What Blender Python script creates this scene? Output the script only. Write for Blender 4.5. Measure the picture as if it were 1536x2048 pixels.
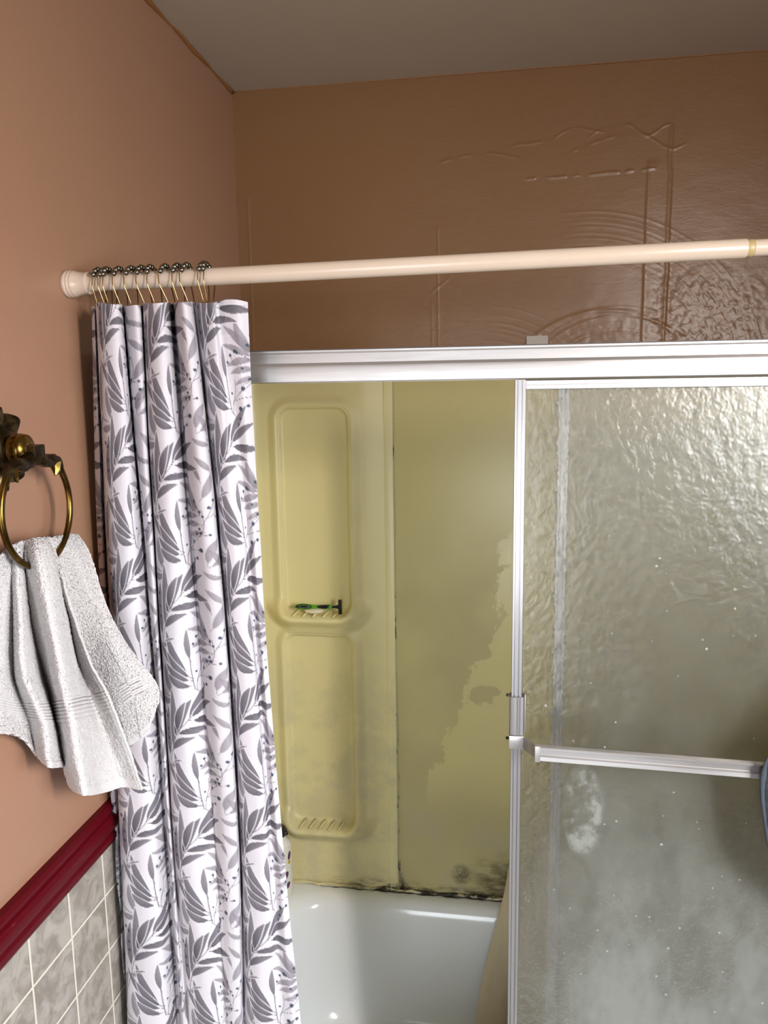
import bpy, bmesh, math, random
import numpy as np
from mathutils import Vector, Matrix
random.seed(7); RNG = np.random.default_rng(7)
PI = math.pi
scene = bpy.context.scene
for o in list(bpy.data.objects): bpy.data.objects.remove(o)
C = scene.collection

# ------------------------------------------------------------------ camera
CAM = np.array([0.65, -1.8808, 1.731]); YAW, PITCH, ROLL, FPX = -0.1584, -0.1538, -0.0143, 1541.4
def cam_axes():
    cy, sy = math.cos(YAW), math.sin(YAW); cp, sp = math.cos(PITCH), math.sin(PITCH)
    F = np.array([sy*cp, cy*cp, sp]); R = np.array([cy, -sy, 0]); U = np.cross(R, F)
    cr, sr = math.cos(ROLL), math.sin(ROLL)
    return cr*R+sr*U, -sr*R+cr*U, F
AR, AU, AF = cam_axes()
cam = bpy.data.cameras.new('camera'); camo = bpy.data.objects.new('camera', cam); C.objects.link(camo)
camo.matrix_world = Matrix(((AR[0], AU[0], -AF[0], CAM[0]), (AR[1], AU[1], -AF[1], CAM[1]), (AR[2], AU[2], -AF[2], CAM[2]), (0, 0, 0, 1)))
cam.sensor_fit = 'VERTICAL'; cam.sensor_height = 32.0; cam.lens = 32.0*FPX/2048; cam.clip_start = .02
scene.camera = camo
def at(ax, val, px, py):
    """measure: the point of the plane (axis = value) seen at a photo pixel"""
    d = AF + AR*(px-768)/FPX - AU*(py-1024)/FPX
    t = (val-CAM[ax])/d[ax]
    return CAM + t*d

# ------------------------------------------------------------------ world, exposure, lights
w = bpy.data.worlds.new('world'); scene.world = w; w.use_nodes = True
w.node_tree.nodes['Background'].inputs[0].default_value = (.55, .6, .7, 1)
w.node_tree.nodes['Background'].inputs[1].default_value = 0.02
vs = scene.view_settings; vs.view_transform = 'Standard'; vs.look = 'None'; vs.gamma = 1; vs.use_curve_mapping = False
vs.exposure = -0.25
cy_ = scene.cycles
cy_.max_bounces = 7; cy_.diffuse_bounces = 3; cy_.glossy_bounces = 3; cy_.transmission_bounces = 6; cy_.transparent_max_bounces = 8
cy_.use_adaptive_sampling = True; cy_.adaptive_threshold = .035; cy_.adaptive_min_samples = 12
cy_.caustics_refractive = True; cy_.caustics_reflective = False; cy_.blur_glossy = .8
BULB_STRENGTH = 1.2
VANITY_POWER = 18.0
WINDOW_POWER = 27.0
REAR_FILL_POWER = 15.0
def area(name, loc, target, sx, sy, power, col, spread=180):
    l = bpy.data.lights.new(name, 'AREA'); l.shape = 'RECTANGLE'; l.size = sx; l.size_y = sy; l.energy = power; l.color = col; l.spread = math.radians(spread)
    o = bpy.data.objects.new(name, l); C.objects.link(o); o.location = loc
    o.rotation_euler = (Vector(target)-Vector(loc)).to_track_quat('-Z', 'Y').to_euler(); return o
# daylight through the window in the right-hand wall, and the shaded lamps of the vanity light above it
area('window_daylight', (1.735, -1.85, 1.62), (.15, -.70, .60), .9, .6, WINDOW_POWER, (.83, .92, 1.0), 110)
area('added_rear_fill', (.36, -3.19, 1.15), (.60, 0, .45), .62, 1.5, REAR_FILL_POWER, (.88, .94, 1.0), 120)  # added fill light behind the camera, brightens the tub and lower panels
area('vanity_lamp', (1.60, -2.2, 1.99), (.15, -.75, 1.15), .10, .50, VANITY_POWER, (1.0, .90, .82), 130)

# ------------------------------------------------------------------ material helpers
def srgb(r, g, b):
    f = lambda c: (c/255/12.92) if c/255 <= .04045 else ((c/255+.055)/1.055)**2.4
    return (f(r), f(g), f(b), 1)
class N:
    def __init__(s, name):
        s.m = bpy.data.materials.new(name); s.m.use_nodes = True; s.nt = s.m.node_tree
        s.b = s.nt.nodes['Principled BSDF']; s.out = s.nt.nodes['Material Output']; s._p = None
    def n(s, t, **k):
        x = s.nt.nodes.new(t)
        for a, v in k.items(): setattr(x, a, v)
        return x
    def l(s, a, b): s.nt.links.new(a, b)
    def put(s, sock, v):
        if hasattr(v, 'is_linked') or hasattr(v, 'links'): s.l(v, sock)
        else: sock.default_value = v
    @property
    def pos(s):
        if s._p is None: s._p = s.n('ShaderNodeNewGeometry').outputs['Position']
        return s._p
    def xyz(s):
        q = s.n('ShaderNodeSeparateXYZ'); s.l(s.pos, q.inputs[0]); return q.outputs
    def math(s, op, a, b=0.0, c=0.0, clamp=False):
        q = s.n('ShaderNodeMath', operation=op, use_clamp=clamp)
        s.put(q.inputs[0], a); s.put(q.inputs[1], b); s.put(q.inputs[2], c); return q.outputs[0]
    def noise(s, scale, detail=3, rough=.5, stretch=(1, 1, 1), dist=0, off=(0, 0, 0)):
        mp = s.n('ShaderNodeMapping'); mp.inputs['Scale'].default_value = stretch; mp.inputs['Location'].default_value = off; s.l(s.pos, mp.inputs[0])
        q = s.n('ShaderNodeTexNoise'); s.l(mp.outputs[0], q.inputs['Vector'])
        q.inputs['Scale'].default_value = scale; q.inputs['Detail'].default_value = detail; q.inputs['Roughness'].default_value = rough; q.inputs['Distortion'].default_value = dist
        return q.outputs['Fac']
    def voro(s, scale, feature='F1', stretch=(1, 1, 1), out='Distance', rand=1):
        mp = s.n('ShaderNodeMapping'); mp.inputs['Scale'].default_value = stretch; s.l(s.pos, mp.inputs[0])
        q = s.n('ShaderNodeTexVoronoi', feature=feature); s.l(mp.outputs[0], q.inputs['Vector']); q.inputs['Scale'].default_value = scale
        q.inputs['Randomness'].default_value = rand
        return q.outputs[out]
    def ss(s, v, a, b, lo=0., hi=1.):
        q = s.n('ShaderNodeMapRange', interpolation_type='SMOOTHSTEP'); s.put(q.inputs['Value'], v)
        s.put(q.inputs['From Min'], a); s.put(q.inputs['From Max'], b); s.put(q.inputs['To Min'], lo); s.put(q.inputs['To Max'], hi); return q.outputs[0]
    def mix(s, f, a, b, mode='MIX'):
        q = s.n('ShaderNodeMix', data_type='RGBA', blend_type=mode); s.put(q.inputs[0], f); s.put(q.inputs[6], a); s.put(q.inputs[7], b); return q.outputs[2]
    def bump(s, h, strength=.3, dist=.002):
        q = s.n('ShaderNodeBump'); q.inputs['Strength'].default_value = strength; q.inputs['Distance'].default_value = dist
        s.l(h, q.inputs['Height']); s.l(q.outputs[0], s.b.inputs['Normal']); return q.outputs[0]
    def set(s, col=None, rough=None, metal=None, **k):
        if col is not None: s.put(s.b.inputs['Base Color'], col)
        if rough is not None: s.put(s.b.inputs['Roughness'], rough)
        if metal is not None: s.put(s.b.inputs['Metallic'], metal)
        for a, v in k.items(): s.put(s.b.inputs[a.replace('_', ' ')], v)
        return s
    def near(s, v, c, wd, soft):   # 1 inside |v-c|<wd
        return s.ss(s.math('ABSOLUTE', s.math('SUBTRACT', v, c)), wd, wd+soft, 1., 0.)

# ------------------------------------------------------------------ object helpers
def tag(o, label=None, cat=None, group=None, kind=None):
    if label: o['label'] = label
    if cat: o['category'] = cat
    if group: o['group'] = group
    if kind: o['kind'] = kind
    return o
def thing(name, loc, label, cat, group=None):
    o = bpy.data.objects.new(name, None); C.objects.link(o); o.location = loc; o.empty_display_size = .02
    return tag(o, label, cat, group)
def link(name, me, mat, parent=None, smooth=False, local=False):
    """geometry given in world coordinates unless local"""
    o = bpy.data.objects.new(name, me); C.objects.link(o)
    for m in (mat if isinstance(mat, (list, tuple)) else [mat]): me.materials.append(m.m if isinstance(m, N) else m)
    if smooth:
        for p in me.polygons: p.use_smooth = True
    if parent is not None:
        o.parent = parent
        if not local:
            l = Vector((0, 0, 0)); q = parent
            while q: l += q.location; q = q.parent
            me.transform(Matrix.Translation(-l))
    return o
def frombm(name, bm, mat, parent=None, smooth=False, bevel=0, local=False, angle=None):
    if bevel: bmesh.ops.bevel(bm, geom=bm.edges[:], offset=bevel, segments=2, affect='EDGES', profile=.6)
    bmesh.ops.recalc_face_normals(bm, faces=bm.faces[:])
    me = bpy.data.meshes.new(name); bm.to_mesh(me); bm.free()
    o = link(name, me, mat, parent, smooth or angle is not None, local)
    if angle is not None: me.set_sharp_from_angle(angle=math.radians(angle))
    return o
def box(bm, x0, x1, y0, y1, z0, z1):
    vs_ = [bm.verts.new((x, y, z)) for x in (x0, x1) for y in (y0, y1) for z in (z0, z1)]
    for f in ((0, 1, 3, 2), (4, 6, 7, 5), (0, 4, 5, 1), (2, 3, 7, 6), (0, 2, 6, 4), (1, 5, 7, 3)): bm.faces.new([vs_[i] for i in f])
    return bm
def boxo(name, b, mat, parent=None, bevel=0):
    return frombm(name, box(bmesh.new(), *b), mat, parent, bevel=bevel, angle=35 if bevel else None)
def grid(name, P, mat, parent=None, smooth=True, flip=False, solid=0, closeu=False):
    """P: array (rows, cols, 3)"""
    r, c = P.shape[:2]
    me = bpy.data.meshes.new(name)
    idx = np.arange(r*c).reshape(r, c)
    if closeu: idx = np.hstack([idx, idx[:, :1]])
    a, b, d, e = idx[:-1, :-1], idx[:-1, 1:], idx[1:, 1:], idx[1:, :-1]
    F = np.stack([a, b, d, e] if not flip else [a, e, d, b], -1).reshape(-1, 4)
    me.vertices.add(r*c); me.vertices.foreach_set('co', P.reshape(-1).astype(np.float32))
    me.loops.add(F.size); me.loops.foreach_set('vertex_index', F.reshape(-1).astype(np.int32))
    me.polygons.add(len(F)); me.polygons.foreach_set('loop_start', np.arange(0, F.size, 4, dtype=np.int32))
    me.polygons.foreach_set('use_smooth', np.full(len(F), smooth))
    me.update(calc_edges=True); me.validate()
    o = link(name, me, mat, parent, False)
    if solid:
        m = o.modifiers.new('thickness', 'SOLIDIFY'); m.thickness = solid; m.offset = 0
    return o
def extrude(name, prof, axis, a, b, mat, parent=None, angle=30, shift=None):
    """closed profile of 2-d points swept along axis from a to b; profile coords are the other two axes in order"""
    bm = bmesh.new(); oth = [i for i in range(3) if i != axis]; rings = []
    for k, s_ in enumerate((a, b)):
        ring = []
        for p in prof:
            v = [0, 0, 0]; v[axis] = s_; v[oth[0]] = p[0]; v[oth[1]] = p[1]
            if shift and k: v = [v[i]+shift[i] for i in range(3)]
            ring.append(bm.verts.new(v))
        rings.append(ring)
    n = len(prof)
    for i in range(n): bm.faces.new((rings[0][i], rings[0][(i+1) % n], rings[1][(i+1) % n], rings[1][i]))
    bm.faces.new(rings[0]); bm.faces.new(rings[1][::-1])
    return frombm(name, bm, mat, parent, angle=angle)
def tube(bm, pts, rad, seg=10, closed=False):
    pts = [Vector(p) for p in pts]; n = len(pts); rings = []; up = None
    for i, p in enumerate(pts):
        t = (pts[(i+1) % n]-pts[i-1]) if closed else (pts[min(i+1, n-1)]-pts[max(i-1, 0)])
        t.normalize()
        if up is None:
            up = Vector((0, 0, 1)) if abs(t.z) < .9 else Vector((1, 0, 0))
        s_ = t.cross(up).normalized(); up = s_.cross(t).normalized()
        r = rad[i] if isinstance(rad, (list, tuple)) else rad
        ru, rv = r if isinstance(r, tuple) else (r, r)
        rings.append([bm.verts.new(p+s_*math.cos(2*PI*k/seg)*ru+up*math.sin(2*PI*k/seg)*rv) for k in range(seg)])
    for i in range(n if closed else n-1):
        A, B = rings[i], rings[(i+1) % n]
        for k in range(seg): bm.faces.new((A[k], A[(k+1) % seg], B[(k+1) % seg], B[k]))
    if not closed: bm.faces.new(rings[0][::-1]); bm.faces.new(rings[-1])
    return bm
def lathe(bm, prof, centre, axis=2, seg=40):
    """prof: (radius, height) pairs"""
    rings = []
    for r, h in prof:
        ring = []
        for k in range(seg):
            a = 2*PI*k/seg; v = [0, 0, 0]; o1, o2 = [i for i in range(3) if i != axis]
            v[axis] = h; v[o1] = r*math.cos(a); v[o2] = r*math.sin(a); ring.append(bm.verts.new(Vector(v)+Vector(centre)))
        rings.append(ring)
    for A, B in zip(rings, rings[1:]):
        for k in range(seg): bm.faces.new((A[k], A[(k+1) % seg], B[(k+1) % seg], B[k]))
    bm.faces.new(rings[0]); bm.faces.new(rings[-1][::-1]); return bm
def crom(K, n):
    """Catmull-Rom through rows of K -> n rows"""
    K = np.asarray(K, float); m = len(K); t = np.linspace(0, m-1, n); i = np.clip(t.astype(int), 0, m-2); f = (t-i)
    f = f.reshape((-1,)+(1,)*(K.ndim-1)); p0 = K[np.clip(i-1, 0, m-1)]; p1 = K[i]; p2 = K[i+1]; p3 = K[np.clip(i+2, 0, m-1)]
    return .5*((2*p1)+(p2-p0)*f+(2*p0-5*p1+4*p2-p3)*f**2+(-p0+3*p1-3*p2+p3)*f**3)
def vnoise(x, y, seed=0):
    """smooth value noise on arrays"""
    g = np.random.default_rng(seed).random((256, 256)); xi = np.floor(x).astype(int); yi = np.floor(y).astype(int)
    fx = x-xi; fy = y-yi; fx = fx*fx*(3-2*fx); fy = fy*fy*(3-2*fy); xi &= 255; yi &= 255; x1 = (xi+1) & 255; y1 = (yi+1) & 255
    return (g[yi, xi]*(1-fx)+g[yi, x1]*fx)*(1-fy)+(g[y1, xi]*(1-fx)+g[y1, x1]*fx)*fy
def fbm(x, y, seed=0, o=4):
    s_ = 0; a = .5
    for k in range(o): s_ = s_+a*(vnoise(x*2**k+17*k, y*2**k+9*k, seed+k)-.5); a *= .5
    return s_
def sst(v, a, b):
    t = np.clip((v-a)/(b-a), 0, 1); return t*t*(3-2*t)

# ------------------------------------------------------------------ materials
PAINT = srgb(163, 124, 100)
m = M_wall = N('tan_paint')
m.set(m.mix(m.noise(3, 2), PAINT, srgb(158, 119, 95)), .38)
m.bump(m.math('ADD', m.math('MULTIPLY', m.noise(9, 3, .6), .8), m.math('MULTIPLY', m.noise(150, 3, .6, (1, 1, 1)), .14)), .35, .004)
m = M_back = N('tan_gloss_paint')
m.set(m.mix(m.noise(4, 2), srgb(130, 95, 62), srgb(126, 91, 59)), .33)
m.bump(m.math('ADD', m.math('MULTIPLY', m.noise(90, 4, .6, (.35, 1, 1)), .5), m.math('MULTIPLY', m.noise(330, 2, .5, (.5, 1, 1)), .2)), .42, .0016)
m = M_ceil = N('ceiling_paint')
m.set(m.mix(m.noise(2.5, 3), srgb(186, 174, 160), srgb(178, 166, 152)), .55); m.bump(m.noise(11, 3, .5), .25, .004)
m = M_bead = N('brown_paint_bead'); m.set(srgb(140, 92, 48), .5)
m = M_floor = N('floor_tile'); m.set(m.mix(m.noise(8), srgb(205, 205, 200), srgb(190, 190, 186)), .35)
m = M_rail = N('burgundy_gloss_paint')
m.set(m.mix(m.ss(m.noise(55, 4, .6, (1, .15, 1)), .66, .72), srgb(84, 4, 16), srgb(130, 60, 60)), .36, Specular_IOR_Level=.15); m.bump(m.noise(60, 3, .5, (1, .3, 1)), .25, .001)
# wainscot tile: 99 mm squares with pale grout
m = M_tile = N('grey_marbled_tile')
X = m.xyz(); T = .0985
def cell(v, off):
    f = m.math('FRACT', m.math('DIVIDE', m.math('SUBTRACT', v, off), T)); return m.math('MINIMUM', f, m.math('SUBTRACT', 1., f))
g = m.math('MINIMUM', cell(X[1], -.9135), cell(X[2], .920))
gr = m.ss(g, .016, .024, 1., 0.)
body = m.mix(m.ss(m.noise(22, 6, .62, dist=1.2), .36, .64), srgb(138, 130, 120), srgb(172, 165, 155))
body = m.mix(m.ss(m.noise(75, 4, .6, off=(3, 1, 2)), .6, .74, 0., .45), body, srgb(118, 110, 100))
m.set(m.mix(gr, body, srgb(216, 209, 194)), m.ss(gr, 0, 1, .3, .8)); m.bump(m.ss(g, .012, .034), .5, .0012)
# aluminium
def alu(name, c1, c2, rough, st=(1, 1, 1)):
    m = N(name); m.set(m.mix(m.ss(m.noise(30, 4, .6, st), .3, .7), c1, c2), m.ss(m.noise(60, 3, .6, st), .3, .7, rough-.06, rough+.08), .82)
    m.bump(m.noise(240, 3, .5, st), .12, .0006); return m
M_alu = alu('satin_aluminium', srgb(206, 202, 200), srgb(186, 183, 182), .40, (.08, 1, 1))
M_aluv = alu('satin_aluminium_upright', srgb(188, 184, 183), srgb(162, 159, 160), .36, (1, 1, .06))
M_alud = alu('worn_aluminium', srgb(176, 172, 172), srgb(148, 145, 147), .4, (1, 1, .1))
M_strip = N('dark_strip'); M_strip.set(srgb(70, 62, 60), .6)
M_rub = N('black_rubber'); M_rub.set(srgb(22, 20, 20), .5)
# yellowed surround
YEL = srgb(229, 219, 166); YEL2 = srgb(222, 211, 157)
m = M_sur = N('yellowed_acrylic')
X = m.xyz()
c = m.mix(m.noise(4, 3), YEL, YEL2)
c = m.mix(m.math('MULTIPLY', m.ss(X[2], 1.2, .8), m.ss(m.noise(9, 4, .6), .42, .6, 0, .42)), c, srgb(190, 183, 158))
low = m.math('MULTIPLY', m.ss(X[2], .452, .412), m.ss(m.noise(26, 5, .7, (.5, 1, 1.6)), .44, .62))
low = m.math('MULTIPLY', low, m.ss(X[0], .13, .30))
c = m.mix(m.math('MULTIPLY', low, .95), c, srgb(62, 48, 30))
m.set(c, .34, Specular_IOR_Level=.4)
m.bump(m.noise(35, 3), .12, .001)
m = M_sur2 = N('stained_acrylic')
X = m.xyz()
base = m.mix(m.noise(4, 3), srgb(208, 198, 142), srgb(201, 190, 136))
film = m.mix(m.noise(5, 3, off=(2, 2, 2)), srgb(184, 173, 123), srgb(177, 167, 123))
# soap film: a ragged edge running down-left from the door stile
e = m.math('ADD', m.math('SUBTRACT', m.math('MULTIPLY', m.math('SUBTRACT', X[0], .49), 1.), m.math('MULTIPLY', m.math('SUBTRACT', X[2], .82), .36)), m.math('MULTIPLY', m.math('SUBTRACT', m.noise(9, 7, .66, (1, 1, .7)), .5), .30))
clean = m.ss(e, -.004, .004)
clean = m.math('MULTIPLY', clean, m.ss(X[2], .62, .80))
hole = m.ss(m.math('ADD', m.math('ADD', m.math('POWER', m.math('DIVIDE', m.math('SUBTRACT', m.math('SUBTRACT', X[0], m.math('MULTIPLY', m.math('SUBTRACT', X[2], .96), .55)), .592), .034), 2.), m.math('POWER', m.math('DIVIDE', m.math('SUBTRACT', X[2], .962), .036), 2.)),
         m.math('MULTIPLY', m.math('SUBTRACT', m.noise(24, 5, .65, off=(5, 0, 0)), .5), 7.)), 1.0, 1.12, 1., 0.)
clean = m.math('MULTIPLY', clean, m.math('SUBTRACT', 1., hole))
upper = m.ss(X[2], 1.55, 1.2)
filmf = m.math('MULTIPLY', m.math('SUBTRACT', 1., clean), m.math('MULTIPLY', upper, m.ss(m.noise(4, 3, off=(9, 3, 1)), .3, .6, .45, .95)))
c = m.mix(filmf, base, film)
c = m.mix(m.math('MULTIPLY', m.ss(X[2], .80, .50), m.ss(m.noise(8, 5, .65, off=(1, 4, 2)), .45, .62, 0, .5)), c, srgb(176, 166, 142))
# mould: brown smears low by the door, black specks along the tub line and up the seam
smear = m.math('MULTIPLY', m.math('MULTIPLY', m.ss(X[2], .57, .47), m.ss(X[0], .55, .63)), m.ss(m.noise(13, 6, .72, (.6, 1, 1.7), off=(0, 0, 3.3)), .40, .62))
c = m.mix(m.math('MULTIPLY', smear, .85), c, srgb(70, 55, 34))
blob = m.math('ADD', m.math('POWER', m.math('DIVIDE', m.math('SUBTRACT', X[0], .545), .026), 2.), m.math('POWER', m.math('DIVIDE', m.math('SUBTRACT', X[2], .472), .030), 2.))
c = m.mix(m.math('MULTIPLY', m.ss(blob, 1.6, 0.), m.ss(m.noise(50, 5, .7), .32, .6, 0, .75)), c, srgb(80, 72, 46))
line = m.math('MULTIPLY', m.ss(X[2], .447, .412), m.ss(m.noise(30, 6, .72, (.45, 1, 1.8), off=(0, 0, 7)), .41, .56))
c = m.mix(line, c, srgb(38, 28, 18))
cor = m.math('MULTIPLY', m.ss(m.math('ADD', m.math('ABSOLUTE', m.math('SUBTRACT', X[0], .384)), m.math('MULTIPLY', m.math('SUBTRACT', X[2], .41), .45)), .034, .006), m.ss(m.noise(70, 4, .7), .38, .55))
c = m.mix(cor, c, srgb(26, 20, 18))
up = m.math('MULTIPLY', m.ss(m.math('ABSOLUTE', m.math('SUBTRACT', X[0], .3795)), .005, .001), m.math('MULTIPLY', m.ss(m.noise(60, 4, .7, (1, 1, .35)), .5, .62), m.ss(X[2], 1.0, .5, .12, 1.)))
c = m.mix(up, c, srgb(52, 45, 42))
dots = m.math('MULTIPLY', m.ss(m.voro(60), .10, .05), m.ss(m.noise(9, 2, off=(7, 7, 7)), .6, .66))
c = m.mix(m.math('MULTIPLY', dots, .6), c, srgb(70, 60, 35))
m.set(c, m.ss(filmf, 0, 1, .28, .5), Specular_IOR_Level=.4)
m.bump(m.math('ADD', m.noise(6, 2), m.math('MULTIPLY', clean, .12)), .18, .004)
m = M_seam = N('seam_sealant')
m.set(m.mix(m.ss(m.noise(70, 4, .7, (1, 1, .2)), .56, .62), srgb(186, 178, 138), srgb(60, 54, 50)), .5)
m = M_caulk = N('mouldy_caulk')
X = m.xyz()
dk = m.math('MULTIPLY', m.ss(m.noise(32, 6, .75, (.6, 1, 2)), .42, .56), m.ss(X[0], .16, .34))
m.set(m.mix(dk, srgb(214, 203, 158), srgb(40, 30, 20)), .5); m.bump(m.noise(90, 3), .5, .002)
m = M_tub = N('white_enamel'); m.set(m.mix(m.noise(5, 3), srgb(240, 243, 245), srgb(237, 240, 241)), .16, Coat_Weight=.4, Coat_Roughness=.05)
M_grimeline = N('grime_line'); M_grimeline.set(srgb(44, 36, 26), .7)

# ------------------------------------------------------------------ the room
boxo('floor', (-.1, 1.9, -3.25, .1, -.1, 0), M_floor).data; bpy.data.objects['floor']['kind'] = 'structure'
c_ = boxo('ceiling', (-.1, 1.9, -3.25, .1, 2.44, 2.54), M_ceil); c_['kind'] = 'structure'
wl = boxo('wall_left', (-.1, 0, -3.15, .1, 0, 2.44), M_wall); wl['kind'] = 'structure'
wr = bmesh.new(); box(wr, 1.52, 1.7499, -.76, 0, 0, 2.4399)
for b_ in ((1.75, 1.85, -3.15, -2.35, 0, 2.44), (1.75, 1.85, -1.35, .1, 0, 2.44), (1.75, 1.85, -2.35, -1.35, 0, 1.28), (1.75, 1.85, -2.35, -1.35, 1.96, 2.44)): box(wr, *b_)
wr = frombm('wall_right', wr, M_wall); wr['kind'] = 'structure'
wb = bmesh.new(); box(wb, 0, .04, -3.25, -3.15, 0, 2.44); box(wb, .70, 1.75, -3.25, -3.15, 0, 2.44); box(wb, .04, .70, -3.25, -3.15, 2.0, 2.44)
frombm('wall_rear', wb, M_wall)['kind'] = 'structure'
wb = bmesh.new(); box(wb, .04, .06, -3.26, -3.135, 0, 2.0); box(wb, .68, .70, -3.26, -3.135, 0, 2.0); box(wb, .06, .68, -3.26, -3.135, 1.98, 2.0)  # unseen doorway frame, added as a source for the rear fill light
box(wb, .70, .76, -3.1499, -3.135, 0, 2.06); box(wb, .04, .70, -3.1499, -3.135, 2.0, 2.06)
M_white = N('white_paint'); M_white.set(srgb(235, 233, 228), .4)
frombm('added_doorway', wb, M_white)['kind'] = 'structure'
wf = bmesh.new()
for b_ in ((1.76, 1.84, -2.35, -2.31, 1.28, 1.96), (1.76, 1.84, -1.39, -1.35, 1.28, 1.96), (1.76, 1.84, -2.31, -1.39, 1.28, 1.32), (1.76, 1.84, -2.31, -1.39, 1.92, 1.96), (1.78, 1.82, -2.31, -1.39, 1.605, 1.635)): box(wf, *b_)
win = frombm('window_1', wf, M_white); win['kind'] = 'structure'
M_sky = N('bright_day_pane'); M_sky.set(srgb(225, 235, 245), .3, Emission_Color=(.86, .93, 1, 1), Emission_Strength=2.0)
boxo('pane', (1.805, 1.815, -2.31, -1.39, 1.32, 1.92), M_sky, win)
# back wall: plastered patches, trowel arcs and ridges under gloss paint
xs = np.arange(0, 1.5201, .0022); zs = np.arange(1.70, 2.4401, .0022)
GX, GZ = np.meshgrid(xs, zs)
wob = fbm(GX*7, GZ*7, 3)*.03; wob2 = fbm(GX*30, GZ*30, 5)*.006
H = fbm(GX*5, GZ*5, 11)*.0035
def ridge(d, wd, h): return h*np.exp(-(d/wd)**2)
def span(v, a, b, s_=.02): return sst(v, a-s_, a)*(1-sst(v, b, b+s_))
# inner patch edge (vertical), its top, the outer ragged patch, the two scored lines on the left
H += ridge(GX-.955-wob2*.5, .0022, .0011)*span(GZ, 1.7, 2.215)
H += .0012*sst(GX, .952, .958)*(1-sst(GX, .96, 1.0))*span(GZ, 1.7, 2.22)
H += ridge(GZ-2.213-wob2*1.2-(GX-.95)*.03, .0022, .0016)*span(GX, .70, .965)*sst(vnoise(GX*60, GZ*0, 8), .3, .55)
outx = 1.003+wob*.25+wob2; H += ridge(GX-outx, .004, .0014)*span(GZ, 1.8, 2.29); H -= .0010*sst(GX-outx, -.004, .004)*(1-sst(GX-outx, .0, .12))*span(GZ, 1.7, 2.10, .19)
for (x0, x1, z0, amp, f_, sd) in ((.80, 1.02, 2.272, .022, 13, 21), (.66, .86, 2.30, .02, 15, 31), (.50, .68, 2.262, .012, 7, 41), (.84, .99, 2.295, .02, 20, 51)):
    lz = z0+amp*(vnoise(GX*f_, GX*0+sd, sd)-.5)*2+.014*np.sin((GX-x0)/(x1-x0)*PI)-.007
    mk = sst(vnoise(GX*38+sd, GZ*38, sd+2), .25, .6); H += ridge(GZ-lz-wob2, .0024, .0009)*span(GX, x0, x1, .02)*mk; H -= .0004*sst(GZ-lz, -.008, .008)*span(GX, x0, x1, .03)
H += ridge(GX-.487-wob2*.2, .0017, .0010)*span(GZ, 1.7, 2.10); H += ridge(GX-.472-wob2*.3, .0015, .0007)*span(GZ, 1.7, 1.93)
H += ridge(GX-.028, .002, .0012)*span(GZ, 1.7, 2.19)
for (cx_, cz_, r0, r1, a0, a1, n_) in ((.82, 1.72, .30, .42, .25, 1.5, 13), (.90, 1.66, .20, .27, .5, 2.4, 6), (.60, 1.64, .16, .30, .1, 1.3, 9)):
    rr = np.hypot(GX-cx_, GZ-cz_); an = np.arctan2(GZ-cz_, GX-cx_)
    for k in range(n_):
        r_ = r0+(r1-r0)*k/n_+.004*math.sin(k*5.)
        H += ridge(rr-r_, .0018, .00028+.0002*(k % 3 == 0))*span(an, a0, a1, .3)
H += ridge(np.hypot(GX-.87, GZ-1.66)-.25, .005, .0009)*span(np.arctan2(GZ-1.66, GX-.87), .6, 2.3, .4)
for k in range(6):
    x0 = .47+.008*k; z0 = 1.96+.006*k
    d = (GX-x0)*.75-(GZ-z0)*.66; s_ = (GX-x0)*.66+(GZ-z0)*.75
    H += ridge(d, .0014, .0004)*span(s_, 0, .018, .006)*(1-sst(np.abs(GX-.495), .02, .03))
    d = (GX-.475-.007*k)*.78-(GZ-1.875)*.62; s_ = (GX-.475)*.62+(GZ-1.875)*.78
    H += ridge(d, .0013, .0004)*span(s_, 0, .014, .006)*(1-sst(np.abs(GX-.49), .02, .03))
# crumbly area low on the right, where the old plaster lifts
reg = sst(GX, .95, .99)*(1-sst(GX, 1.16, 1.3))*(1-sst(GZ, 1.92, 2.04))
H += reg*(np.abs(fbm(GX*30, GZ*30, 61))*.0034+fbm(GX*90, GZ*110, 71, 3)*.0020)
reg2 = sst(GX, .70, .80)*(1-sst(GX, .95, .96))*(1-sst(GZ, 1.86, 1.95)); H += reg2*fbm(GX*34, GZ*34, 81)*.002
P = np.stack([GX, -H-.002, GZ], -1)
bw = grid('wall_back', P, M_back, flip=False); bw['kind'] = 'structure'
boxo('backing', (0, 1.52, .004, .1, 0, 2.44), M_wall, bw)
boxo('lower_wall', (0, 1.52, 0, .0035, 0, 1.705), M_wall, bw)
# painted bead where ceiling and left wall meet, thinner one over the back wall
n_ = 120; yy = np.linspace(-3.1, -.004, n_); bm = bmesh.new()
tube(bm, [(0.001+.0012*math.sin(i*1.3), yy[i], 2.4385+.0012*math.sin(i*.9)) for i in range(n_)], [.0042+.0016*math.sin(i*.7)+.0008*math.sin(i*2.3) for i in range(n_)], 8)
tag(frombm('trim_2', bm, M_bead, smooth=True), kind='structure')
bm = bmesh.new(); xx = np.linspace(.002, 1.51, 90)
tube(bm, [(x, -.0025, 2.4395+.0006*math.sin(i*1.7)) for i, x in enumerate(xx)], .0017, 6)
tag(frombm('trim_3', bm, M_bead, smooth=True), kind='structure')
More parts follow.
